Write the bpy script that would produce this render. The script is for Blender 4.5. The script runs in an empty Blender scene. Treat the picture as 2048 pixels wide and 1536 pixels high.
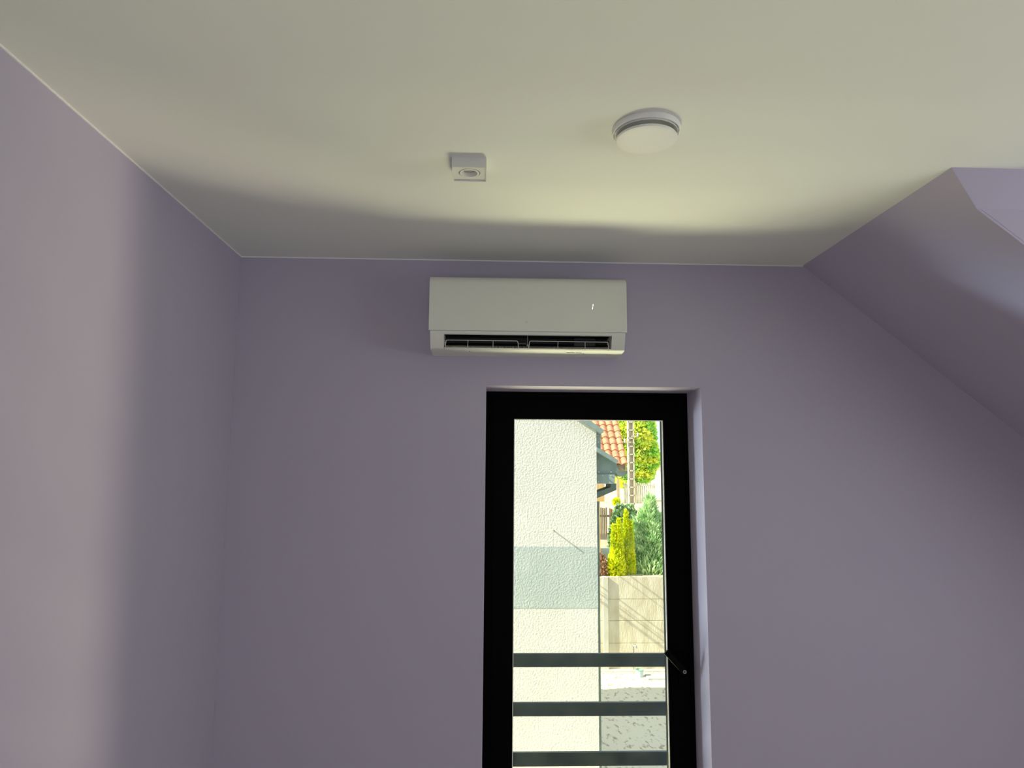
import bpy, bmesh, math, random
from mathutils import Vector, Matrix
random.seed(7)
PI = math.pi

# ------------------------------------------------------------------ camera
F, PITCH, YAW, ROLL = 1382.13, math.radians(7.38912), math.radians(-1.90567), math.radians(0.37361)
CAM = Vector((0.0, -3.2, 1.85))
_cp, _sp, _cy, _sy = math.cos(PITCH), math.sin(PITCH), math.cos(YAW), math.sin(YAW)
FW = Vector((-_sy * _cp, _cy * _cp, _sp))
_rt = Vector((_cy, _sy, 0)); _up = _rt.cross(FW)
RT = _rt * math.cos(ROLL) + _up * math.sin(ROLL)
UP = _up * math.cos(ROLL) - _rt * math.sin(ROLL)
sc = bpy.context.scene
col = sc.collection
cam_data = bpy.data.cameras.new('camera')
cam = bpy.data.objects.new('camera', cam_data); col.objects.link(cam)
m = Matrix((RT, UP, -FW)).transposed().to_4x4(); m.translation = CAM
cam.matrix_world = m
cam_data.sensor_width = 36; cam_data.lens = F * 36 / 2048
cam_data.clip_start = 0.02; cam_data.clip_end = 500
sc.camera = cam

# ------------------------------------------------------------------ sky, sun, fill lamps, exposure
world = bpy.data.worlds.new('world'); sc.world = world; world.use_nodes = True
bg = world.node_tree.nodes['Background']
bg.inputs['Color'].default_value = (0.80, 0.91, 1.0, 1); bg.inputs['Strength'].default_value = 1.22
SUN = Vector((0.80, 0.17, -0.575)).normalized()
sd = bpy.data.lights.new('sun', 'SUN'); sd.energy = 8.6; sd.angle = math.radians(0.35); sd.color = (1.0, 0.96, 0.80)
so = bpy.data.objects.new('sun', sd); col.objects.link(so); so.location = (-8, -2, 12)
so.rotation_euler = SUN.to_track_quat('-Z', 'Y').to_euler()

def area(name, loc, direction, sx, sy, power, color, spread=180):
    d = bpy.data.lights.new(name, 'AREA'); d.shape = 'RECTANGLE'; d.size = sx; d.size_y = sy
    d.energy = power; d.color = color; d.spread = math.radians(spread)
    o = bpy.data.objects.new(name, d); col.objects.link(o); o.location = loc
    o.rotation_euler = Vector(direction).to_track_quat('-Z', 'Y').to_euler()
    return o
# added lamp below the balcony door, boosting the bounce off the sunlit yard
area('yard_bounce_fill', (1.9, 3.0, -2.0), (0, -0.93, 0.37), 8.6, 1.3, 660, (1.0, 0.98, 0.60), 130)
# added unseen fill lamps outside, to the right and left of the door
area('right_yard_fill', (4.9, 3.5, -1.3), (-0.66, -0.64, 0.38), 1.6, 1.8, 62, (1.0, 0.88, 0.66), 64)
area('left_yard_fill', (-4.2, 3.0, 0.3), (0.84, -0.50, 0.21), 1.6, 2.4, 75, (0.72, 0.86, 1.0), 44)
# added fill lamp at the windowless rear wall; lamp for daylight at the dormer window
area('rear_fill', (-0.2, -5.40, 1.35), (0.15, 1, 0.06), 1.5, 1.5, 23, (0.90, 0.93, 1.0))
area('dormer_window_daylight', (3.45, -2.0, 1.95), (-1, 0, -0.1), 1.6, 1.0, 24, (0.97, 0.98, 1.0))
sc.view_settings.view_transform = 'Standard'; sc.view_settings.look = 'None'
sc.view_settings.exposure = 0.0; sc.view_settings.gamma = 1.0
sc.view_settings.use_curve_mapping = False

# ------------------------------------------------------------------ helpers
def at(px, py, Y):
    d = FW + RT * ((px - 1024) / F) - UP * ((py - 768) / F)
    return CAM + d * ((Y - CAM.y) / d.y)

def mat(name, color, rough=0.7, color2=None, nscale=8.0, bump=0.0, bscale=60.0, bdist=0.004, metal=0.0,
        detail=4.0, spec=0.4, stretch=(1, 1, 1), thr=(0.35, 0.65)):
    M = bpy.data.materials.new(name); M.use_nodes = True
    nt = M.node_tree; b = nt.nodes['Principled BSDF']
    b.inputs['Base Color'].default_value = (*color, 1); b.inputs['Roughness'].default_value = rough
    b.inputs['Metallic'].default_value = metal; b.inputs['Specular IOR Level'].default_value = spec
    tc = nt.nodes.new('ShaderNodeTexCoord'); mp = nt.nodes.new('ShaderNodeMapping')
    mp.inputs['Scale'].default_value = stretch
    nt.links.new(tc.outputs['Object'], mp.inputs['Vector'])
    if color2:
        n = nt.nodes.new('ShaderNodeTexNoise'); n.inputs['Scale'].default_value = nscale; n.inputs['Detail'].default_value = detail
        r = nt.nodes.new('ShaderNodeValToRGB')
        r.color_ramp.elements[0].position = thr[0]; r.color_ramp.elements[1].position = thr[1]
        r.color_ramp.elements[0].color = (*color, 1); r.color_ramp.elements[1].color = (*color2, 1)
        nt.links.new(mp.outputs['Vector'], n.inputs['Vector']); nt.links.new(n.outputs['Fac'], r.inputs['Fac'])
        nt.links.new(r.outputs['Color'], b.inputs['Base Color'])
    if bump:
        n2 = nt.nodes.new('ShaderNodeTexNoise'); n2.inputs['Scale'].default_value = bscale; n2.inputs['Detail'].default_value = 3
        bp = nt.nodes.new('ShaderNodeBump'); bp.inputs['Strength'].default_value = bump; bp.inputs['Distance'].default_value = bdist
        nt.links.new(mp.outputs['Vector'], n2.inputs['Vector']); nt.links.new(n2.outputs['Fac'], bp.inputs['Height'])
        nt.links.new(bp.outputs['Normal'], b.inputs['Normal'])
    return M

LAV = (0.478, 0.440, 0.545)
M = dict(
    ceiling=mat('ceiling_paint', (0.80, 0.81, 0.75), 0.9, bump=0.05, bscale=250, bdist=0.001, spec=0.2),
    lavender=mat('lavender_paint', LAV, 0.85, color2=(LAV[0] * 1.02, LAV[1] * 1.02, LAV[2] * 1.01), nscale=1.5, bump=0.05, bscale=250, bdist=0.001, spec=0.2),
    absorber=mat('charcoal_absorber', (0.025, 0.026, 0.028), 0.8, color2=(0.035, 0.036, 0.038), nscale=4, stretch=(1, 1, 8), bump=0.2, bscale=30),
    bead=mat('white_paint_bead', (0.85, 0.85, 0.82), 0.8, bump=0.05),
    floor=mat('oak_floor', (0.60, 0.53, 0.42), 0.5, color2=(0.68, 0.61, 0.50), nscale=3, stretch=(12, 1, 1)),
    black=mat('black_frame_coating', (0.0012, 0.0014, 0.002), 0.5, color2=(0.0016, 0.0018, 0.0025), bump=0.04, bscale=400, bdist=0.0005, spec=0.03),
    lever=mat('black_lever', (0.0015, 0.0015, 0.002), 0.4, bump=0.02, spec=0.08),
    gasket=mat('grey_rubber_gasket', (0.78, 0.78, 0.68), 0.5, bump=0.02),
    plastic=mat('white_plastic', (0.72, 0.73, 0.65), 0.5, color2=(0.74, 0.75, 0.67), nscale=3, bump=0.02, bscale=300, bdist=0.0004),
    plastic2=mat('white_lamp_enamel', (0.70, 0.70, 0.66), 0.5, bump=0.03, bscale=300, bdist=0.0004),
    valve=mat('white_valve_enamel', (0.86, 0.86, 0.80), 0.5, bump=0.02, bscale=300, bdist=0.0004),
    dark=mat('dark_plastic', (0.012, 0.013, 0.013), 0.5, bump=0.02),
    grey=mat('grey_plastic', (0.22, 0.22, 0.21), 0.5, bump=0.02),
    marks=mat('printed_marks', (0.10, 0.10, 0.08), 0.6, bump=0.02),
    logo=mat('raised_logo', (0.56, 0.57, 0.51), 0.4, bump=0.02),
    steel=mat('screw_steel', (0.45, 0.45, 0.43), 0.45, metal=0.2, bump=0.02),
    rail=mat('anthracite_rail_coating', (0.050, 0.078, 0.082), 0.45, color2=(0.072, 0.100, 0.100), nscale=14, bump=0.05, bscale=200, bdist=0.0006),
    stucco=mat('white_stucco', (0.81, 0.81, 0.75), 0.95, color2=(0.85, 0.85, 0.79), nscale=3, bump=1.0, bscale=50, bdist=0.0065, spec=0.1),
    band=mat('grey_green_stucco', (0.54, 0.62, 0.60), 0.95, color2=(0.58, 0.66, 0.63), nscale=3, bump=1.0, bscale=50, bdist=0.0065, spec=0.1),
    flash=mat('grey_green_flashing', (0.34, 0.44, 0.42), 0.5, color2=(0.28, 0.37, 0.36), nscale=7, bump=0.1, bscale=20),
    flashd=mat('dark_grey_flashing', (0.20, 0.27, 0.25), 0.5, color2=(0.15, 0.20, 0.19), nscale=9, bump=0.1, bscale=20),
    timber=mat('yellow_timber', (0.72, 0.48, 0.20), 0.8, color2=(0.62, 0.40, 0.16), nscale=4, stretch=(6, 6, 1), bump=0.2, bscale=30),
    tile=mat('orange_clay_tile', (0.54, 0.23, 0.12), 0.8, color2=(0.66, 0.33, 0.19), nscale=6, bump=0.3, bscale=40, bdist=0.01),
    brownwood=mat('brown_stained_boards', (0.16, 0.13, 0.09), 0.9, color2=(0.26, 0.21, 0.15), nscale=5, stretch=(8, 8, 1), bump=0.3, bscale=30),
    greywood=mat('weathered_grey_boards', (0.42, 0.42, 0.32), 0.9, color2=(0.68, 0.66, 0.52), nscale=2.2, stretch=(4, 4, 1), bump=0.3, bscale=20),
    tanwood=mat('tan_boards', (0.42, 0.31, 0.19), 0.9, color2=(0.55, 0.42, 0.28), nscale=4, stretch=(6, 6, 1), bump=0.3),
    red=mat('red_paint', (0.55, 0.14, 0.08), 0.7, bump=0.1),
    concrete=mat('board_marked_concrete', (0.60, 0.54, 0.38), 0.95, color2=(0.76, 0.70, 0.53), nscale=2.5, stretch=(2.4, 1, 0.7), bump=0.6, bscale=16, bdist=0.012, spec=0.1),
    concrete2=mat('smooth_concrete_post', (0.60, 0.58, 0.46), 0.95, color2=(0.68, 0.65, 0.52), nscale=4, bump=0.3, bscale=30, spec=0.1),
    pole=mat('pole_concrete', (0.50, 0.42, 0.33), 0.9, color2=(0.62, 0.54, 0.42), nscale=3, bump=0.3, bscale=20),
    sand=mat('rutted_sand', (0.38, 0.34, 0.25), 0.98, color2=(0.68, 0.65, 0.51), nscale=13, detail=8, bump=0.7, bscale=6, bdist=0.04, stretch=(1, .45, 1), thr=(0.34, 0.44), spec=0.05),
    pale=mat('pale_gravel', (0.62, 0.54, 0.34), 0.98, color2=(0.72, 0.64, 0.42), nscale=0.6, bump=0.3, bscale=4, spec=0.05),
    white=mat('white_render', (0.80, 0.80, 0.78), 0.9, color2=(0.85, 0.85, 0.83), bump=0.1),
    slate=mat('dark_grey_blocks', (0.15, 0.20, 0.21), 0.9, color2=(0.22, 0.28, 0.28), nscale=5, bump=0.2),
    slabm=mat('pale_paving', (0.50, 0.52, 0.47), 0.9, bump=0.2),
    bucket=mat('pale_blue_plastic', (0.52, 0.66, 0.66), 0.5, bump=0.02),
    green=mat('green_plastic', (0.25, 0.55, 0.30), 0.5, bump=0.02),
    pipe=mat('galvanised_pipe', (0.30, 0.33, 0.34), 0.4, metal=0.5, bump=0.02),
    bark=mat('bark', (0.16, 0.12, 0.08), 0.95, color2=(0.24, 0.19, 0.13), nscale=12, bump=0.4),
    leaf=mat('bright_leaves', (0.42, 0.80, 0.14), 0.8, color2=(0.90, 0.95, 0.14), nscale=0.9, detail=6, bump=0.05, thr=(0.42, 0.58)),
    golden=mat('golden_needles', (0.60, 0.72, 0.01), 0.8, color2=(0.90, 0.92, 0.02), nscale=7, bump=0.05),
    juniper=mat('blue_green_needles', (0.34, 0.58, 0.26), 0.8, color2=(0.74, 0.95, 0.52), nscale=6, bump=0.05),
    darkleaf=mat('dark_leaves', (0.13, 0.25, 0.11), 0.8, color2=(0.30, 0.46, 0.22), nscale=5, bump=0.05),
    teal=mat('teal_needles', (0.07, 0.20, 0.12), 0.8, color2=(0.12, 0.28, 0.17), nscale=5, bump=0.05),
    rust=mat('rusty_leaves', (0.38, 0.20, 0.12), 0.8, color2=(0.56, 0.36, 0.22), nscale=6, bump=0.05),
    cable=mat('black_cable', (0.02, 0.02, 0.02), 0.6, bump=0.02),
)
# glass: thin pane that lets daylight through, with a faint reflection and some dust
G = bpy.data.materials.new('window_glass'); G.use_nodes = True
nt = G.node_tree; nt.nodes.clear()
out = nt.nodes.new('ShaderNodeOutputMaterial'); tr = nt.nodes.new('ShaderNodeBsdfTransparent'); gl = nt.nodes.new('ShaderNodeBsdfGlossy')
df = nt.nodes.new('ShaderNodeBsdfTranslucent'); df.inputs['Color'].default_value = (0.8, 0.85, 0.75, 1)
tr.inputs['Color'].default_value = (0.98, 0.985, 0.97, 1); gl.inputs['Roughness'].default_value = 0.02
fr = nt.nodes.new('ShaderNodeFresnel'); fr.inputs['IOR'].default_value = 1.17
mx = nt.nodes.new('ShaderNodeMixShader'); mx2 = nt.nodes.new('ShaderNodeMixShader')
tc = nt.nodes.new('ShaderNodeTexCoord'); nz = nt.nodes.new('ShaderNodeTexNoise'); nz.inputs['Scale'].default_value = 9; nz.inputs['Detail'].default_value = 8
rr = nt.nodes.new('ShaderNodeMapRange'); rr.inputs['From Min'].default_value = 0.4; rr.inputs['From Max'].default_value = 0.8
rr.inputs['To Min'].default_value = 0.0; rr.inputs['To Max'].default_value = 0.006
nt.links.new(tc.outputs['Object'], nz.inputs['Vector']); nt.links.new(nz.outputs['Fac'], rr.inputs['Value'])
nt.links.new(fr.outputs[0], mx.inputs[0]); nt.links.new(tr.outputs[0], mx.inputs[1]); nt.links.new(gl.outputs[0], mx.inputs[2])
nt.links.new(rr.outputs[0], mx2.inputs[0]); nt.links.new(mx.outputs[0], mx2.inputs[1]); nt.links.new(df.outputs[0], mx2.inputs[2])
nt.links.new(mx2.outputs[0], out.inputs['Surface'])
M['glass'] = G
L = bpy.data.materials.new('lit_digit'); L.use_nodes = True
L.node_tree.nodes['Principled BSDF'].inputs['Emission Color'].default_value = (1, 1, 1, 1)
L.node_tree.nodes['Principled BSDF'].inputs['Emission Strength'].default_value = 1.0
M['digit'] = L

class MB:
    def __init__(s): s.bm = bmesh.new()
    def box(s, a, b):
        (x0, y0, z0), (x1, y1, z1) = a, b
        v = [s.bm.verts.new(p) for p in ((x0, y0, z0), (x1, y0, z0), (x1, y1, z0), (x0, y1, z0), (x0, y0, z1), (x1, y0, z1), (x1, y1, z1), (x0, y1, z1))]
        for f in ((0, 3, 2, 1), (4, 5, 6, 7), (0, 1, 5, 4), (1, 2, 6, 5), (2, 3, 7, 6), (3, 0, 4, 7)):
            s.bm.faces.new([v[i] for i in f])
        return s
    def hull(s, ringA, ringB, cap=True):
        A = [s.bm.verts.new(p) for p in ringA]; B = [s.bm.verts.new(p) for p in ringB]; n = len(A)
        for i in range(n): s.bm.faces.new((A[i], A[(i + 1) % n], B[(i + 1) % n], B[i]))
        if cap: s.bm.faces.new(A[::-1]); s.bm.faces.new(B)
        return s
    def prism(s, poly, axis, a, b):    # poly: 2-D points, extruded along axis from a to b
        f = {'x': lambda u, v, t: (t, u, v), 'y': lambda u, v, t: (u, t, v), 'z': lambda u, v, t: (u, v, t)}[axis]
        return s.hull([f(u, v, a) for u, v in poly], [f(u, v, b) for u, v in poly])
    def pxprism(s, pix, Y, depth):
        P = [at(u, v, Y) for u, v in pix]
        return s.prism([(p.x, p.z) for p in P], 'y', Y, Y + depth)
    def tube(s, pts, r, n=8, r1=None):
        pts = [Vector(p) for p in pts]; rings = []
        for i, p in enumerate(pts):
            d = (pts[min(i + 1, len(pts) - 1)] - pts[max(i - 1, 0)]).normalized()
            u = d.orthogonal().normalized() if i == 0 else (u - d * u.dot(d)).normalized()
            w = d.cross(u); rad = r if r1 is None else r + (r1 - r) * i / (len(pts) - 1)
            rings.append([s.bm.verts.new(p + (u * math.cos(a) + w * math.sin(a)) * rad) for a in [2 * PI * k / n for k in range(n)]])
        for A, B in zip(rings, rings[1:]):
            for k in range(n): s.bm.faces.new((A[k], A[(k + 1) % n], B[(k + 1) % n], B[k]))
        s.bm.faces.new(rings[0][::-1]); s.bm.faces.new(rings[-1]); return s
    def lathe(s, prof, c, n=64, close=False):   # prof: (r, z) about vertical axis through c
        rings = []
        for r, z in prof:
            if r < 1e-6: rings.append([s.bm.verts.new((c[0], c[1], c[2] + z))])
            else: rings.append([s.bm.verts.new((c[0] + r * math.cos(2 * PI * k / n), c[1] + r * math.sin(2 * PI * k / n), c[2] + z)) for k in range(n)])
        prs = list(zip(rings, rings[1:])) + ([(rings[-1], rings[0])] if close else [])
        for A, B in prs:
            for k in range(n):
                q = [A[k % len(A)], A[(k + 1) % len(A)], B[(k + 1) % len(B)], B[k % len(B)]]
                q = list(dict.fromkeys(q))
                if len(q) > 2: s.bm.faces.new(q)
        return s
    def build(s, name, material, parent=None, bevel=0, seg=2, smooth=False, **props):
        bmesh.ops.recalc_face_normals(s.bm, faces=s.bm.faces)
        me = bpy.data.meshes.new(name); s.bm.to_mesh(me); s.bm.free()
        me.materials.append(material)
        if smooth:
            for p in me.polygons: p.use_smooth = True
            me.set_sharp_from_angle(angle=math.radians(35))
        o = bpy.data.objects.new(name, me); col.objects.link(o)
        if parent is not None:
            o.parent = parent; o.matrix_parent_inverse = Matrix.Translation(-parent.location)
        if bevel:
            b = o.modifiers.new('bevel', 'BEVEL'); b.width = bevel; b.segments = seg; b.limit_method = 'ANGLE'
        for k, v in props.items(): o[k] = v
        return o

def thing(name, loc, label=None, category=None, group=None, kind=None):
    o = bpy.data.objects.new(name, None); col.objects.link(o); o.location = loc; o.empty_display_size = 0.1
    for k, v in (('label', label), ('category', category), ('group', group), ('kind', kind)):
        if v: o[k] = v
    return o

# ------------------------------------------------------------------ room shell
XL, XS, H, TAN = -1.1771, 1.5130, 2.859, 0.80527
O0, O1, OT = -0.0141, 0.9978, 2.2571
XK = 3.6; YR = -5.5; WO = 0.45
def zs(x): return H - TAN * (x - XS)
S = dict(kind='structure')
MB().box((XL - .3, YR - .3, -.2), (XK + .3, WO, 0)).build('floor', M['floor'], **S)
MB().box((XL - .3, YR - .3, H), (XK + .5, WO, H + .2)).build('ceiling', M['ceiling'], **S)
MB().box((XL - .25, YR - .25, 0), (XL, WO, H)).build('wall_left', M['lavender'], **S)
w = MB(); w.box((XL, 0, 0), (O0, WO, H)); w.box((O1, 0, 0), (XK + .3, WO, H)); w.box((O0, 0, OT), (O1, WO, H))
w.build('wall_back', M['lavender'], **S)
w = MB(); w.box((XL - 1.5, WO, -2.5), (O0, WO + .02, 5)); w.box((O1, WO, -2.5), (XK + 1.5, WO + .02, 5)); w.box((O0, WO, OT), (O1, WO + .02, 5)); w.box((O0, WO, -2.5), (O1, WO + .02, 0))
w.build('wall_absorber', M['absorber'], **S)  # unseen dark layer added to soak up the yard lamps' light
w = MB(); w.box((XL - .25, YR - .25, 0), (XK + .3, YR, H)); w.build('wall_rear', M['lavender'], **S)
# sloping wall with the dormer recess cut into it
YA, YB, XC, YE = -1.086, -1.005, 1.647, -2.95
t = 0.25; nx, nz = TAN / math.hypot(1, TAN), 1 / math.hypot(1, TAN)
w = MB()
def slab(poly):   # poly of (x, y) on the slope plane
    w.hull([(x, y, zs(x)) for x, y in poly], [(x + nx * t, y, zs(x) + nz * t) for x, y in poly])
slab([(XS, 0), (XS, YA), (XC, YB), (XK, YB), (XK, 0)])
slab([(XS, YE), (XS, YR), (XK, YR), (XK, YE)])
w.build('wall_slope', M['lavender'], **S)
w = MB()
# recess cheek towards the door wall: chamfer on top, upright below; then the other cheek
zc = zs(XC)
w.prism([(XC + .012, zc + .002), (XK, zs(XK) + .012), (XK, zc + .002)], 'y', YB - .001, YB + .12)
w.hull([(XS, YA, H), (XC, YB - .001, zc), (XK, YB - .001, zc), (XK, YA, H)], [(XS + .12, YB + .08, H + .02), (XC + .15, YB + .08, zc + .06), (XK, YB + .08, zc + .06), (XK, YB + .08, H + .02)])
w.prism([(XS + .02, H), (XK, H), (XK, zs(XK))], 'y', YE - .12, YE)
w.build('wall_dormer', M['lavender'], **S)
w = MB(); w.box((XK, YR, 0), (XK + .25, WO, zs(XK) + .02)); w.box((XK, YB, zs(XK)), (XK + .25, WO, H)); w.box((XK, YR, zs(XK)), (XK + .25, YE, H))
w.box((XK, YE, 2.55), (XK + .25, YB, H)); w.build('wall_right', M['lavender'], **S)
d = thing('window_1', (XK, (YE + YB) / 2, zs(XK)), kind='structure')
w = MB()
z0, z1 = zs(XK) + .02, 2.55
for a, b in (((XK + .05, YE, z0), (XK + .11, YE + .07, z1)), ((XK + .05, YB - .07, z0), (XK + .11, YB, z1)), ((XK + .05, YE, z0), (XK + .11, YB, z0 + .07)), ((XK + .05, YE, z1 - .07), (XK + .11, YB, z1)), ((XK + .05, (YE + YB) / 2 - .04, z0), (XK + .11, (YE + YB) / 2 + .04, z1))):
    w.box(a, b)
w.build('window_frame', M['black'], d)
MB().box((XK + .07, YE + .05, z0 + .05), (XK + .08, YB - .05, z1 - .05)).build('glass_pane', M['glass'], d)
# white paint beads in the corners
MB().box((XL, -5.5, H - .005), (XL + .004, 0, H)).build('trim_1', M['bead'], **S)
MB().box((XL, -.004, H - .005), (XS, 0, H)).build('trim_2', M['bead'], **S)
MB().box((XL, -.003, 0), (XL + .003, 0, H - .005)).build('trim_3', M['lavender'], **S)

# ------------------------------------------------------------------ balcony door
dr = thing('door_1', ((O0 + O1) / 2, .25, 0), kind='structure')
def frame(x0, x1, z0, z1, wd, y0, y1, wb=None):
    b = MB(); wb = wd if wb is None else wb
    outer = [(x0, z0), (x1, z0), (x1, z1), (x0, z1)]; inner = [(x0 + wd, z0 + wb), (x1 - wd, z0 + wb), (x1 - wd, z1 - wd), (x0 + wd, z1 - wd)]
    V = {}
    for k, y in ((0, y0), (1, y1)):
        V[k] = [b.bm.verts.new((x, y, z)) for x, z in outer], [b.bm.verts.new((x, y, z)) for x, z in inner]
    for i in range(4):
        j = (i + 1) % 4
        b.bm.faces.new((V[0][0][i], V[0][0][j], V[0][1][j], V[0][1][i])); b.bm.faces.new((V[1][0][i], V[1][0][j], V[1][1][j], V[1][1][i]))
        b.bm.faces.new((V[0][0][i], V[0][0][j], V[1][0][j], V[1][0][i])); b.bm.faces.new((V[0][1][i], V[0][1][j], V[1][1][j], V[1][1][i]))
    return b
frame(O0, O1, 0, OT, .05, .232, .30).build('door_frame', M['black'], dr, bevel=.002)
sash = frame(.024, .971, .035, 2.2205, .1015, .2205, .288).build('sash', M['black'], dr, bevel=.0015)
frame(.1245, .8705, .1355, 2.1205, .0045, .222, .2365).build('gasket', M['gasket'], dr)
MB().box((.125, .238, .136), (.870, .244, 2.120)).build('glass_pane', M['glass'], dr)
h = MB()
hc = Vector((.931, .22, .933)); tip = Vector((.846, .165, 1.024)); dv = (tip - Vector((hc.x, .165, hc.z))).normalized()
nv = Vector((-dv.z, 0, dv.x)) * .014
P0 = Vector((hc.x, .158, hc.z)) - dv * .012; P1 = Vector((tip.x, .158, tip.z))
h.hull([P0 + nv, P1 + nv, P1 - nv, P0 - nv], [p + Vector((0, .012, 0)) for p in (P0 + nv, P1 + nv, P1 - nv, P0 - nv)])
h.tube([(hc.x, .168, hc.z), (hc.x, .222, hc.z)], .010, 16)
lv = h.build('handle', M['lever'], dr, bevel=.0015)
MB().box((hc.x - .015, .208, hc.z - .075), (hc.x + .015, .221, hc.z + .075)).build('handle_plate', M['black'], dr, bevel=.002)
rg = MB()
n = 20
ring = lambda r, y: [(hc.x + r * math.cos(2 * PI * k / n), y, hc.z + r * math.sin(2 * PI * k / n)) for k in range(n)]
A, B, C_, D_ = [[rg.bm.verts.new(p) for p in ring(r, y)] for r, y in ((.0082, .1578), (.0078, .1550), (.0042, .1550), (.0042, .1578))]
for U, V_ in ((A, B), (B, C_), (C_, D_), (D_, A)):
    for k in range(n): rg.bm.faces.new((U[k], U[(k + 1) % n], V_[(k + 1) % n], V_[k]))
rg.build('handle_screw', M['steel'], dr)

# ------------------------------------------------------------------ balcony railing outside the door
rl = thing('balcony_railing', (.49, .5, .10), 'dark grey metal railing of flat horizontal bars outside the glass door', 'railing')
for i in range(4):
    z = .937 - i * .2385
    MB().box((-.11, .4755, z - .066), (1.10, .4955, z)).build('rail', M['rail'], rl, bevel=.002)
for x in (-.11, 1.06): MB().box((x, .4695, .10), (x + .04, .4750, .99)).build('upright', M['rail'], rl, bevel=.001)

# ------------------------------------------------------------------ air conditioner
AX0, AX1 = -.270, .611
ac = thing('air_conditioner', ((AX0 + AX1) / 2, 0, 2.398), 'white wall mounted air conditioner with open outlet, above the glass door', 'air conditioner')
BX0, BX1, SX0, SX1 = AX0 + .007, AX1 - .007, -.203, .5445
b = MB()
b.prism([(-.178, 2.478), (-.178, 2.715), (-.001, 2.715), (-.001, 2.478)], 'x', BX0, BX1)
endp = [(-.195, 2.475), (-.191, 2.455), (-.169, 2.404), (-.163, 2.3985), (-.150, 2.396), (-.001, 2.393), (-.001, 2.477), (-.17, 2.477)]
b.prism(endp, 'x', BX0, SX0); b.prism(endp, 'x', SX1, BX1)
b.prism([(-.195, 2.475), (-.1925, 2.463), (-.188, 2.460), (-.15, 2.466), (-.15, 2.477), (-.17, 2.477)], 'x', SX0, SX1)
b.prism([(-.1690, 2.404), (-.163, 2.3985), (-.150, 2.396), (-.001, 2.393), (-.001, 2.396), (-.14, 2.3995), (-.163, 2.4050)], 'x', SX0, SX1)
b.build('casing', M['plastic'], ac, smooth=True)
p = MB()
prof = [(-.192, 2.4775), (-.200, 2.4745), (-.2015, 2.50), (-.2015, 2.68)]
for k in range(1, 9):
    a = k / 8 * PI / 2; prof.append((-.2015 + .042 * (1 - math.cos(a)), 2.685 + .042 * math.sin(a)))
prof += [(-.02, 2.727), (-.02, 2.717), (-.16, 2.716), (-.18, 2.706), (-.188, 2.68), (-.190, 2.50)]
p.prism(prof, 'x', AX0, AX1)
p.build('front_panel', M['plastic'], ac, bevel=.002, smooth=True)
c = MB(); c.box((SX0, -.06, 2.398), (SX1, -.055, 2.477)); c.box((SX0, -.15, 2.470), (SX1, -.055, 2.4775))
c.prism([(-.158, 2.4005), (-.06, 2.398), (-.06, 2.446), (-.10, 2.431), (-.135, 2.412)], 'x', SX0, SX1)
c.build('outlet_duct', M['dark'], ac)
g = MB(); N = 136
for i in range(N):
    x = SX0 + .004 + (SX1 - SX0 - .008) * i / (N - 1); dx = (x - .17) * -.012
    g.hull([(x - .0012, -.1645, 2.4062), (x + .0012, -.1645, 2.4062), (x + .0012, -.1645, 2.4020), (x - .0012, -.1645, 2.4020)],
           [(x - .0012 + dx, -.125, 2.422), (x + .0012 + dx, -.125, 2.422), (x + .0012 + dx, -.125, 2.405), (x - .0012 + dx, -.125, 2.405)])
g.build('outlet_comb', M['plastic'], ac)
g = MB()
for i in range(90):
    x = SX0 + .03 + (SX1 - SX0 - .06) * i / 89
    if abs(x - .17) < .025: continue
    g.box((x - .0008, -.11, 2.452), (x + .0008, -.108, 2.458))
g.box((SX0, -.109, 2.4505), (SX1, -.108, 2.4525))
g.build('rear_comb', M['dark'], ac)
MB().box((.385, -.10, 2.418), (.485, -.09, 2.468)).build('fan_cover', mat('dark_grey_plastic', (0.05, 0.05, 0.05), .5, bump=.02), ac, bevel=.004)
def wire(u0, u1, vt0, vt1, vb0, vb1, bars):
    Yw = -.172
    f = MB(); r = .0013
    a0, a1 = at(u0, vt0, Yw), at(u1, vt1, Yw); b0, b1 = at(u0 - 2, vb0, Yw), at(u1 + 1, vb1, Yw)
    k = .006
    path = [b0, a0 - Vector((0, 0, k)), a0 + Vector((k * .3, 0, -k * .3)), a0 + Vector((k, 0, 0)), a1 - Vector((k, 0, 0)), a1 + Vector((-k * .3, 0, -k * .3)), a1 - Vector((0, 0, k)), b1]
    f.tube(path, r, 8)
    for u in bars:
        s = (u - u0) / (u1 - u0); f.tube([a0.lerp(a1, s), b0.lerp(b1, s)], r * .8, 6)
    o = f.build('louvre_frame', M['plastic'], ac, smooth=True); return o
wire(892, 1036, 680, 682, 697, 699, (936, 986)); wire(1059, 1216, 682, 684.5, 698, 702, (1116, 1170))
f = MB(); q0 = at(1055, 673, -.165); q1 = at(1055, 690, -.165)
f.tube([(q0.x, -.163, 2.462), (q1.x, -.163, q1.z)], .0014, 8); f.tube([at(1036, 687.5, -.168), at(1052, 688, -.168)], .0014, 8)
f.box((q1.x - .004, -.166, q1.z - .007), (q1.x + .005, -.155, q1.z + .003))
f.build('louvre_link', M['grey'], ac)
f = MB()
for (u0, v0, u1, v1) in ((1186.3, 608.4, 1185.7, 612.8), (1185.4, 614.0, 1184.8, 618.6)):
    a, c2 = at(u0, v0, -.2017), at(u1, v1, -.2017)
    f.hull([a + Vector((-.0017, 0, 0)), a + Vector((.0017, 0, 0)), c2 + Vector((.0017, 0, 0)), c2 + Vector((-.0017, 0, 0))],
           [a + Vector((-.0017, .0004, 0)), a + Vector((.0017, .0004, 0)), c2 + Vector((.0017, .0004, 0)), c2 + Vector((-.0017, .0004, 0))])
f.build('display_digit', M['digit'], ac, label='lit white digit of the display')
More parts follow.
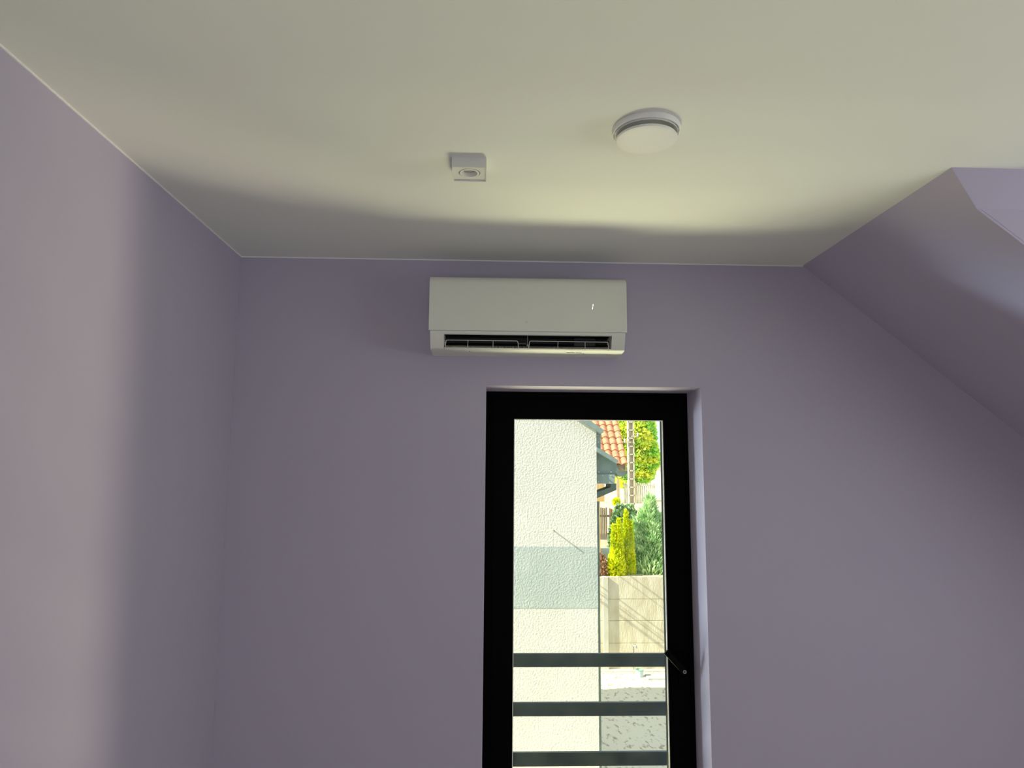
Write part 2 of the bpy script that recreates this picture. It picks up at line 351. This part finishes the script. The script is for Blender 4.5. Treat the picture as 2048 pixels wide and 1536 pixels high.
f = MB(); q = at(1052.5, 644, -.2018)
for dx in (-.004, 0, .004): f.box((q.x + dx - .0009, -.2018, q.z - .005), (q.x + dx + .0009, -.2012, q.z + .005))
f.build('logo', M['logo'], ac)
for u0, u1, v in ((1133, 1149, 704.6), (1151, 1163, 705.2), (1165.5, 1168, 707), (938, 940.5, 702.6)):
    a, c2 = at(u0, v, -.1625), at(u1, v + .1, -.1625)
    MB().box((a.x, -.1628, a.z - .0007), (c2.x, -.158, a.z + .0007)).build('printed_mark', M['marks'], ac)
MB().prism([(-.1695, 2.404), (-.1635, 2.398), (-.150, 2.3955), (-.150, 2.397), (-.162, 2.400), (-.168, 2.405)], 'x', SX0 + .0, SX0 + .0012).build('seam', M['grey'], ac)

# ------------------------------------------------------------------ ceiling spotlight
x0, x1, y0, y1, zb = -.1275, -.0165, -1.086, -.977, H - .0355
lt = thing('ceiling_spotlight', ((x0 + x1) / 2, (y0 + y1) / 2, zb), 'small square white surface mounted spotlight on the ceiling', 'ceiling light')
b = MB(); e = .0028
for a_, b_ in (((x0, y0, zb), (x1, y0 + e, H)), ((x0, y1 - e, zb), (x1, y1, H)), ((x0, y0 + e, zb), (x0 + e, y1 - e, H)), ((x1 - e, y0 + e, zb), (x1, y1 - e, H))): b.box(a_, b_)
b.build('housing', M['plastic2'], lt)
cx, cy = (x0 + x1) / 2, (y0 + y1) / 2
b = MB(); zp = zb + .0055; n = 48
sq = []
for k in range(n):
    a = 2 * PI * k / n + PI / 4; cxs, cys = math.cos(a), math.sin(a); mxx = max(abs(cxs), abs(cys)); hx, hy = (x1 - x0) / 2 - e, (y1 - y0) / 2 - e
    sq.append((cx + cxs / mxx * hx, cy + cys / mxx * hy))
R_ = [[b.bm.verts.new((x, y, zp)) for x, y in sq]] + [[b.bm.verts.new((cx + r * math.cos(2 * PI * k / n + PI / 4), cy + r * math.sin(2 * PI * k / n + PI / 4), z)) for k in range(n)] for r, z in ((.0355, zp), (.0355, zp + .02))]
for A, B in zip(R_, R_[1:]):
    for k in range(n): b.bm.faces.new((A[k], A[(k + 1) % n], B[(k + 1) % n], B[k]))
b.build('face_plate', M['plastic2'], lt, smooth=True)
MB().lathe([(.0330, 0), (.0326, -.0012), (.0262, -.0012), (.0245, .0008), (.0215, .012), (.0215, .02), (.0330, .02)], (cx, cy, zp), 48, close=True).build('trim_ring', M['plastic2'], lt, smooth=True)
MB().lathe([(0, .0125), (.012, .012), (.0205, .013), (.0205, .016), (0, .016)], (cx, cy, zp), 48).build('lens', mat('lamp_lens', (.5, .48, .42), .3, bump=.02), lt, smooth=True)

# ------------------------------------------------------------------ round ventilation valve
vx, vy = .4535, -1.293
vt = thing('ventilation_valve', (vx, vy, H - .04), 'round white ventilation valve with a disc hanging below its ring on the ceiling', 'air vent')
MB().lathe([(.0, 0), (.099, 0), (.0995, -.004), (.0985, -.0155), (.096, -.0165), (.0945, -.0155), (.094, -.006), (0, -.006)], (vx, vy, H), 96).build('mounting_ring', M['valve'], vt, smooth=True)
MB().lathe([(.0915, -.006), (.0925, -.0175), (.0905, -.0185), (.083, -.0160), (.075, -.008), (.075, -.006)], (vx, vy, H), 96, close=True).build('valve_seat', M['valve'], vt, smooth=True)
for k in range(16):
    a = 2 * PI * k / 16; c_, s_ = math.cos(a), math.sin(a)
    nb = MB(); nb.hull([(vx + c_ * .091 - s_ * .0012, vy + s_ * .091 + c_ * .0012, H - .006), (vx + c_ * .091 + s_ * .0012, vy + s_ * .091 - c_ * .0012, H - .006), (vx + c_ * .0965 + s_ * .0012, vy + s_ * .0965 - c_ * .0012, H - .006), (vx + c_ * .0965 - s_ * .0012, vy + s_ * .0965 + c_ * .0012, H - .006)],
            [(vx + c_ * .091 - s_ * .0012, vy + s_ * .091 + c_ * .0012, H - .0145), (vx + c_ * .091 + s_ * .0012, vy + s_ * .091 - c_ * .0012, H - .0145), (vx + c_ * .0965 + s_ * .0012, vy + s_ * .0965 - c_ * .0012, H - .0145), (vx + c_ * .0965 - s_ * .0012, vy + s_ * .0965 + c_ * .0012, H - .0145)])
    nb.build('clip', M['valve'], vt)
MB().lathe([(0, -.0395), (.060, -.0395), (.080, -.0385), (.0875, -.0360), (.0897, -.0325), (.0880, -.0295), (.078, -.0275), (.04, -.026), (0, -.026)], (vx, vy, H), 96).build('disc', M['valve'], vt, smooth=True)
MB().lathe([(.012, -.004), (.012, -.027), (.02, -.027), (.02, -.004)], (vx, vy, H), 24, close=True).build('stem', M['grey'], vt)

# ------------------------------------------------------------------ ground outside
YW = 12.8
zg = at(1270, 1340, YW).z; zt = at(1270, 1153.5, YW).z
g = MB(); g.box((-14, .45, zg - .3), (22, YW + .1, zg)); g.build('ground_yard', M['sand'], **S)
g = MB(); g.box((-60, YW + .16, zg - .3), (90, 160, zt - .05)); g.build('ground_terrace', M['pale'], **S)

# ------------------------------------------------------------------ neighbour's house right behind the yard
YF = 4.5
nh = thing('neighbour_house', (-1.5, YF, zg), 'white stucco house gable with a grey band and grey metal roof edge', 'house')
c0 = at(1192.5, 857, YF); cb = at(1198.5, 1500, YF)
xr = (c0.x + cb.x) / 2
slope = .66
def gz(x): return c0.z + (c0.x - x) * slope
b = MB(); b.prism([(-9, zg), (xr, zg), (xr, c0.z), (-9 + 4.5, gz(-4.5)), (-9, gz(-4.5))], 'y', YF, 9.0); b.build('wall', M['stucco'], nh)
zb1, zb0 = at(1110, 1093, YF).z, at(1110, 1215.5, YF).z
b = MB(); b.box((-9, YF - .004, zb0), (xr + .002, YF + .1, zb1)); b.build('painted_band', M['band'], nh)
ra = at(1107, 1061, YF)
MB().tube([(ra.x, YF - .075, ra.z), (ra.x, YF + .05, ra.z)], .008, 10).build('wall_anchor', M['pipe'], nh)
xe = at(1207, 862, YF - .1).x
b = MB(); za = at(1207, 859, YF - .1).z
b.prism([(xe, za - .035), (xe, za), (-4.5, za + (xe + 4.5) * slope), (-4.5, za - .045 + (xe + 4.5) * slope), (xe - .02, za - .045)], 'y', YF - .1, 9.0); b.build('roof', M['flash'], nh)
b = MB(); b.pxprism([(1193, 857), (1201.5, 862), (1201.5, 898), (1193, 903)], YF + .01, .5); b.build('side_flashing', M['flash'], nh)
b = MB(); b.pxprism([(1193, 894), (1201, 898), (1236, 920), (1236.5, 925), (1232, 926.5), (1193, 903)], YF - .02, 3.5); b.build('lower_roof_edge', M['flash'], nh)
b = MB(); b.pxprism([(1193, 902), (1232, 925), (1237, 941), (1231, 948), (1193, 948)], YF + .05, 3.4); b.build('side_panel', M['flash'], nh)
b = MB(); b.pxprism([(1193, 948.5), (1230, 948.5), (1230, 967.5), (1193, 967.5)], YF + .03, 3.4); b.build('lower_fascia', M['flash'], nh)
b = MB(); b.pxprism([(1193, 985), (1222, 974), (1222, 967.5), (1233, 967), (1233, 980), (1193, 997)], YF + .12, .35); b.build('soffit_edge', M['flashd'], nh)
gc = at(1244, 942, YF + .02); gr = 11 / F * (YF + 3.2); n = 20
b = MB()
arc = [(gc.x + gr * math.cos(PI + PI * k / n), gc.z + gr * math.sin(PI + PI * k / n)) for k in range(n + 1)]
arc2 = [(gc.x + gr * .93 * math.cos(2 * PI - PI * k / n), gc.z + gr * .93 * math.sin(2 * PI - PI * k / n)) for k in range(n + 1)]
b.prism(arc + arc2, 'y', YF + .03, YF + 3.4); b.prism(arc, 'y', YF + .02, YF + .035)
b.build('gutter', M['flashd'], nh)
for i, (u, v) in enumerate(((1198, 944), (1223, 944), (1206, 951), (1223, 951.5), (1197, 964), (1195.5, 871), (1197, 884))):
    q = at(u, v, YF + .0); MB().tube([(q.x, YF - .004, q.z), (q.x, YF + .06, q.z)], .0055, 8).build('screw', M['steel'], nh)
q0 = at(1196.5, 1006, YF + .03)
b = MB(); b.box((xr + .001, YF + .01, zg), (xr + .026, YF + .06, at(1196, 1003, YF).z)); b.build('corner_pipe', M['flashd'], nh)

# ------------------------------------------------------------------ concrete panel wall with its posts
cw = thing('concrete_wall', (at(1260, 1340, YW).x, YW, zg), 'beige precast concrete panel wall behind the yard with conifers above it', 'wall')
seams = [at(1270, v, YW).z for v in (1153.5, 1198.5, 1242, 1286.5)] + [zg]
xa = at(1206, 1250, YW).x; xb = at(1216.5, 1250, YW).x
for i in range(4):
    MB().box((xb - .05, YW, seams[i + 1] + .006), (xb + 3.3, YW + .07, seams[i])).build('concrete_panel', M['concrete'], cw, bevel=.006)
    MB().box((xa - 2.6, YW - .02, seams[i + 1] + .006), (xa + .03, YW + .05, seams[i] - (.0 if i else .02))).build('concrete_panel', M['concrete'], cw, bevel=.006)
MB().box((xb - .03, YW + .03, zg), (xb + 3.3, YW + .1, seams[0] - .01)).build('backing', M['concrete2'], cw)
MB().box((xa, YW - .055, zg), (xb, YW + .12, seams[0])).build('post', M['concrete2'], cw, bevel=.008)
MB().box((xb + 3.3, YW - .055, zg), (xb + 3.42, YW + .12, seams[0])).build('post', M['concrete2'], cw, bevel=.008)
MB().box((xb - 3, YW - .16, zg), (xb + 3.3, YW, zg + .03)).build('footing', M['concrete2'], cw, bevel=.006)

q = at(1267.5, 1340, YW - .08); qt = at(1267.5, 1291, YW - .08)
tp = thing('standpipe', (q.x, YW - .08, zg), 'thin grey water pipe with a tap standing before the concrete wall', 'water tap')
MB().tube([(q.x, YW - .08, zg), (q.x, YW - .08, qt.z)], .012, 8).build('pipe', M['pipe'], tp, smooth=True)
f = MB(); f.tube([(q.x, YW - .08, qt.z - .01), (q.x + .05, YW - .12, qt.z + .0), (q.x + .065, YW - .13, qt.z - .05)], .013, 8); f.tube([(q.x + .03, YW - .11, qt.z), (q.x + .03, YW - .11, qt.z + .04)], .008, 6)
f.build('tap', M['pipe'], tp, smooth=True)
q = at(1279, 1350, YW - .5)
bk = thing('bucket', (q.x, YW - .5, zg), 'pale blue plastic bucket with green rim below the tap', 'bucket')
MB().lathe([(0, 0), (.075, 0), (.088, .14), (.083, .14), (.07, .01), (0, .01)], (q.x, YW - .5, zg), 24).build('body', M['bucket'], bk, smooth=True)
MB().lathe([(.086, .13), (.095, .135), (.095, .15), (.082, .15), (.082, .135)], (q.x, YW - .5, zg), 24, close=True).build('rim', M['green'], bk, smooth=True)
q = at(1290, 1345, YW - .5)
o = MB().box((q.x + .01, YW - .75, zg), (q.x + 1.1, YW - .42, zg + .03)).build('paving_slab', M['slabm'], bevel=.004, label='pale flat paving slab on the sand beside the bucket', category='paving slab')
# unseen cables added behind the house to cast shadow lines on the panel wall
for i, (u, v, tt) in enumerate(((1240, 1153, 5), (1262, 1153, 5.6), (1243, 1203, 4.8), (1250, 1208, 5.2), (1252, 1242, 4.5), (1275, 1243, 5.0), (1200, 1182, 5.0), (1200, 1200, 4.7))):
    q = at(u, v, YW) - SUN * tt
    MB().tube([(q.x, 8.9, q.z), (q.x, YW - SUN.y / SUN.length * tt + .02 * (i % 3), q.z)] if i > 5 else [(q.x, 8.9, q.z), (q.x, 15.5, q.z)], .010 + .005 * (i % 2), 6).build('shadow_cable', M['cable'], nh)

# ------------------------------------------------------------------ things on the terrace
def leaves(blobs, count, size, aspect, upw, name, material, parent, seed=1, fill=.35):
    """blobs: (centre, (rx, ry, rz), shape) ; elongated two-sided leaf sprays near the blob surface"""
    rnd = random.Random(seed); verts = []; faces = []
    vol = [b[1][0] * b[1][2] for b in blobs]; tot = sum(vol)
    for (c, r, shp), vv in zip(blobs, vol):
        for _ in range(int(count * vv / tot)):
            if shp == 'cone':     # c is the foot, r[2] the height
                h = 1 - rnd.random() ** .66; h = min(h * 1.02, .995); rad = (1 - h) ** .9 * (.62 + .38 * rnd.random() ** .5)
                rad *= (.9 + .1 * math.sin(7 * h * 6)); a = rnd.random() * 2 * PI
                out_ = Vector((math.cos(a), math.sin(a), 0)); p = Vector((c[0] + r[0] * rad * out_.x, c[1] + r[1] * rad * out_.y, c[2] + r[2] * h))
            else:
                while True:
                    v = Vector((rnd.uniform(-1, 1), rnd.uniform(-1, 1), rnd.uniform(-1, 1)))
                    if fill < v.length < 1: break
                out_ = v.normalized(); p = Vector((c[0] + r[0] * v.x, c[1] + r[1] * v.y, c[2] + r[2] * v.z))
            d = (out_ + Vector((0, 0, upw)) + Vector((rnd.gauss(0, .35), rnd.gauss(0, .35), rnd.gauss(0, .35)))).normalized()
            s = d.cross(Vector((rnd.gauss(0, 1), rnd.gauss(0, 1), rnd.gauss(0, 1)))).normalized()
            l = size * rnd.uniform(.6, 1.3); wdt = l / aspect; k = len(verts)
            nrm = d.cross(s) * wdt * .3
            verts += [p, p + d * l * .5 + s * wdt + nrm, p + d * l, p + d * l * .5 - s * wdt + nrm]
            faces.append((k, k + 1, k + 2)); faces.append((k, k + 2, k + 3))
    me = bpy.data.meshes.new(name); me.from_pydata([tuple(v) for v in verts], [], faces); me.materials.append(material)
    o = bpy.data.objects.new(name, me); col.objects.link(o)
    if parent is not None: o.parent = parent; o.matrix_parent_inverse = Matrix.Translation(-parent.location)
    return o
zt0 = zt - .05
def plant(name, Y, foot_px, label, cat, blobs_px, count, size, aspect, upw, material, seed, group=None, foliage='foliage'):
    f = at(foot_px, 1150, Y); root = thing(name, (f.x, Y, zt0), label, cat, group)
    blobs = []
    for (u, vtop, vbot, halfw, shp) in blobs_px:
        a = at(u, vtop, Y); b_ = at(u, vbot, Y); r = halfw / F * (Y + 3.2)
        if shp == 'cone': blobs.append(((b_.x, Y, b_.z), (r, r * .8, a.z - b_.z), 'cone'))
        else: blobs.append(((a.x, Y, (a.z + b_.z) / 2), (r, r, (a.z - b_.z) / 2), 'ball'))
    leaves(blobs, count, size, aspect, upw, foliage, material, root, seed)
    top = max(b[0][2] + b[1][2] * (.75 if b[2] == 'cone' else .2) for b in blobs)
    MB().tube([(f.x, Y, zt0 - .02), (f.x, Y, top)], .05, 8, .012).build('trunk', M['bark'], root)
    return root
plant('golden_conifer', 13.35, 1233, 'lower golden conifer beside the rusty shrub above the concrete wall', 'conifer',
      [(1228.5, 1052, 1165, 8, 'cone'), (1239, 1040, 1165, 11, 'cone'), (1232, 1098, 1172, 16, 'ball')], 9000, .075, 3, 1.2, M['golden'], 3)
plant('golden_conifer', 13.55, 1256, 'taller golden conifer beside the feathery blue green one', 'conifer',
      [(1254, 1022, 1165, 12, 'cone'), (1263, 1044, 1165, 8, 'cone')], 6000, .075, 3, 1.2, M['golden'], 4)
plant('juniper', 13.8, 1298, 'large feathery blue green conifer above the concrete wall beside the door frame', 'conifer',
      [(1303, 996, 1170, 34, 'cone'), (1275, 1040, 1170, 21, 'cone'), (1290, 1025, 1170, 26, 'cone'), (1322, 1035, 1170, 22, 'cone'), (1297, 1110, 1185, 32, 'ball')], 13000, .19, 8, 1.3, M['juniper'], 5)
plant('round_bush', 17.2, 1248, 'dark green rounded bush behind the golden conifers', 'bush',
      [(1240, 1010, 1170, 20, 'ball'), (1258, 1012, 1170, 20, 'ball'), (1250, 1040, 1170, 27, 'ball')], 9000, .11, 2, .3, M['darkleaf'], 6)
plant('dark_conifer', 16.5, 1330, 'dark teal conifer at the right behind the feathery blue green one', 'conifer',
      [(1335, 1040, 1180, 28, 'cone')], 5000, .13, 3, .8, M['teal'], 8)
plant('rust_shrub', 13.35, 1203, 'small reddish brown shrub beside the white house corner above the wall', 'shrub',
      [(1200, 1108, 1170, 11, 'ball')], 900, .11, 7, 1.2, M['rust'], 9)
# timber shelter behind the wall
sh = thing('timber_shelter', (at(1197, 1153, 14.9).x, 14.9, zt0), 'yellow timber post and beams seen at the white house corner', 'shelter')
p_ = at(1197, 1003, 14.9)
MB().box((p_.x - .035, 14.9, zt0), (p_.x + .035, 14.97, p_.z + .02)).build('post', M['timber'], sh)
for vv in ((968, 985), (990, 1003.5)):
    a, c2 = at(1209, vv[0], 14.88), at(1209, vv[1], 14.88); MB().box((a.x - 2.2, 14.88, c2.z), (a.x, 14.99, a.z)).build('beam', M['timber'], sh)
MB().box((p_.x - 2, 14.9, zt0), (p_.x - 1.93, 14.97, p_.z + .3)).build('post', M['timber'], sh)
# low dark block wall and brown board fence
a, c2 = at(1190, 1097, 16.3), at(1219, 1150, 16.3)
MB().box((a.x - .5, 16.3, zt0), (c2.x, 16.45, a.z)).build('block_wall', M['slate'], label='low dark grey block wall behind the reddish shrub', category='wall')
YB2 = 19.0
bf = thing('board_fence', (at(1210, 1090, YB2).x, YB2, zt0), 'dark brown board fence on a beige plinth beyond the reddish shrub', 'fence')
for i in range(9):
    u = 1190 + i * 3.55; a, c2 = at(u, 1015 + (i % 3) * .7, YB2), at(u + 3.45, 1079, YB2)
    if i == 7: continue
    MB().box((a.x, YB2, c2.z), (c2.x, YB2 + .03, a.z)).build('board', M['brownwood'], bf)
a, c2 = at(1185, 1079.5, YB2), at(1223, 1096, YB2)
MB().box((a.x, YB2 - .03, zt0), (c2.x, YB2 + .1, a.z)).build('plinth', M['concrete2'], bf)
a, c2 = at(1222.3, 1018, YB2), at(1225.8, 1060, YB2)
MB().box((a.x, YB2 + .04, zt0), (c2.x, YB2 + .1, a.z)).build('post', M['red'], bf, label='red fence post')
MB().box((at(1185, 1030, YB2).x, YB2 + .03, at(1185, 1034, YB2).z), (a.x, YB2 + .06, at(1185, 1030, YB2).z)).build('crosspiece', M['brownwood'], bf)

# ------------------------------------------------------------------ house with the tiled roof
YE2 = 18.8
th = thing('tiled_roof_house', (at(1160, 1000, YE2).x, YE2 + 2, zt0), 'house with an orange clay tile roof behind the white gable', 'house')
ev = at(1255, 929, YE2); pitch = math.radians(43); uv = Vector((0, math.cos(pitch), math.sin(pitch))); nn = Vector((0, -math.sin(pitch), math.cos(pitch)))
tw, tl = .232, .325
b = MB()
NC, NR, sub = 26, 13, 8
for r in range(NR):
    prev = None
    for k in range(NC * sub + 1):
        x = ev.x - k * tw / sub; ph = (k % sub) / sub
        hgt = .028 * math.sin(PI * min(ph / .62, 1)) if ph < .62 else -.035 * math.sin(PI * (ph - .62) / .38)
        rows = []
        for s_, lift in ((r * tl, .045), (r * tl + .02, .05), ((r + 1) * tl + .01, .012)):
            p = Vector((x, YE2, ev.z)) + uv * s_ + nn * (lift + hgt); rows.append(b.bm.verts.new(p))
        base = b.bm.verts.new(Vector((x, YE2, ev.z)) + uv * r * tl + nn * (hgt * .9 + .008)); rows.insert(0, base)
        if prev:
            for q1, q2, q3, q4 in zip(prev, prev[1:], rows[1:], rows): b.bm.faces.new((q1, q2, q3, q4))
        prev = rows
b.build('tiles', M['tile'], th)
b = MB(); xl = ev.x - NC * tw
Q = [(YE2 + .05, ev.z - .02), (YE2 + .05 + uv.y * NR * tl, ev.z - .02 + uv.z * NR * tl), (YE2 + .05 + uv.y * NR * tl, ev.z - .17 + uv.z * NR * tl), (YE2 + .05, ev.z - .17)]
b.prism(Q, 'x', xl, ev.x - .03); b.build('roof_deck', M['tanwood'], th)
a = at(1250, 931, YE2 + .02)
MB().box((xl, YE2 + .02, at(1250, 943, YE2).z), (a.x, YE2 + .14, a.z)).build('fascia', M['brownwood'], th)
xw = at(1183, 1000, YE2 + .6).x
MB().box((xl, YE2 + .6, zt0), (xw, YE2 + 5, ev.z + .3)).build('wall', M['white'], th)

# ------------------------------------------------------------------ utility pole
YP = 27.0
pa, pb = at(1257.5, 842, YP), at(1268, 842, YP); w_ = (pb.x - pa.x) * .95; xc = at(1265.5, 930, YP).x - .06
up = thing('utility_pole', (xc, YP, zt0), 'tall beige concrete utility pole with ladder like rungs in front of the leafy tree', 'pole')
for s_ in (-1, 1): MB().box((xc + s_ * w_ / 2 - .025, YP - .02, zt0), (xc + s_ * w_ / 2 + .025, YP + .2, 7.5)).build('flange', M['concrete2'], up)
MB().box((xc - w_ / 2, YP + .09, zt0), (xc + w_ / 2, YP + .11, 7.5)).build('web', M['pole'], up)
k = 0; z = zt0 + .35
while z < 7.4:
    MB().box((xc - w_ / 2, YP - .02, z), (xc + w_ / 2, YP + .1, z + .06)).build('rung', M['concrete2'], up); z += .355
for (ua, ub, v) in ((1248, 1262, 884.5), (1262, 1276, 872.5)):
    a, c2 = at(ua, v, YP), at(ub, v, YP); MB().box((a.x, YP - .06, a.z - .03), (c2.x, YP - .02, a.z + .03)).build('crossarm', M['pole'], up)
    e_ = at(1275 if ub > 1270 else 1249, v, YP)
    MB().tube([(e_.x, YP - .04, a.z + .02), (e_.x, YP - .04, a.z + .16)], .035, 8).build('insulator', M['white'], up)

# ------------------------------------------------------------------ far fence, tree and white building
YX = 54.0
ff = thing('weathered_fence', (at(1285, 1002, YX).x, YX, zt0), 'weathered pale grey picket fence under the leafy tree', 'fence')
for (u, wpx, v0) in ((1248.5, 3.6, 966), (1252.8, 3.4, 966), (1272.5, 3.2, 966), (1276.3, 3.0, 965), (1280, 3.2, 966), (1284, 3.0, 967), (1287.6, 3.4, 966), (1291.8, 3, 967), (1295.4, 3.2, 966), (1299.4, 3.2, 965), (1303.3, 3, 967), (1307, 3.4, 966)):
    a, c2 = at(u, v0, YX), at(u + wpx, 1003, YX); MB().box((a.x, YX, zt0), (c2.x, YX + .06, a.z)).build('board', M['greywood'], ff)
a, c2 = at(1246, 969, YX), at(1311, 972, YX); MB().box((a.x, YX - .05, c2.z), (c2.x, YX, a.z)).build('crosspiece', M['greywood'], ff)
for (u, wpx, v0) in ((1233.5, 5.5, 958), (1266.5, 5.0, 962)):
    a, c2 = at(u, v0, YX - .1), at(u + wpx, 1003, YX - .1); MB().box((a.x, YX - .2, zt0), (c2.x, YX - .05, a.z)).build('post', M['tanwood'], ff)
q = at(1233, 990, 50)
yb = thing('yellow_bush', (q.x, 50, zt0), 'small round yellow green bush on the pale ground beyond the gutter', 'bush')
leaves([((q.x, 50, zt0 + .26), (.23, .23, .26), 'ball')], 1200, .12, 2, .4, 'foliage', M['golden'], yb, 11, .3)
MB().tube([(q.x, 50, zt0 - .01), (q.x, 50, zt0 + .3)], .03, 6).build('stem', M['bark'], yb)
a = at(1311, 930, 66)
wb = thing('white_building', (a.x + 3, 66, zt0), 'plain white building at the right beyond the picket fence', 'building')
MB().box((a.x, 66, zt0), (a.x + 7, 72, a.z)).build('wall', M['white'], wb)
MB().prism([(a.x - .4, a.z), (a.x + 7.4, a.z), (a.x + 7.4, a.z + .15), (a.x + 3.5, a.z + 1.2), (a.x - .4, a.z + .15)], 'y', 65.6, 72.4).build('roof', M['white'], wb)
YT = 59.0; q = at(1268, 1000, YT)
tr_ = thing('leafy_tree', (q.x, YT, zt0), 'large bright yellow green leafy tree behind the utility pole', 'tree')
def tb(u, v, rpx, rz=None):
    c_ = at(u, v, YT); r = rpx / F * (YT + 3.2); return ((c_.x, YT + random.uniform(-.6, .6), c_.z), (r, r, (rz or rpx) / F * (YT + 3.2)), 'ball')
leaves([tb(1268, 880, 34, 70), tb(1245, 870, 26, 50), tb(1286, 868, 25, 50), tb(1297, 912, 18, 32), tb(1255, 930, 24, 36), tb(1283, 935, 24, 32), tb(1240, 940, 14, 24), tb(1265, 800, 34, 46), tb(1250, 966, 18, 6)],
       26000, .30, 1.8, .1, 'crown', M['leaf'], tr_, 12, .1)
MB().tube([(q.x, YT, zt0 - .02), (q.x + .1, YT, zt0 + 2.2), (q.x - .1, YT, zt0 + 6)], .2, 10, .08).build('trunk', M['bark'], tr_)
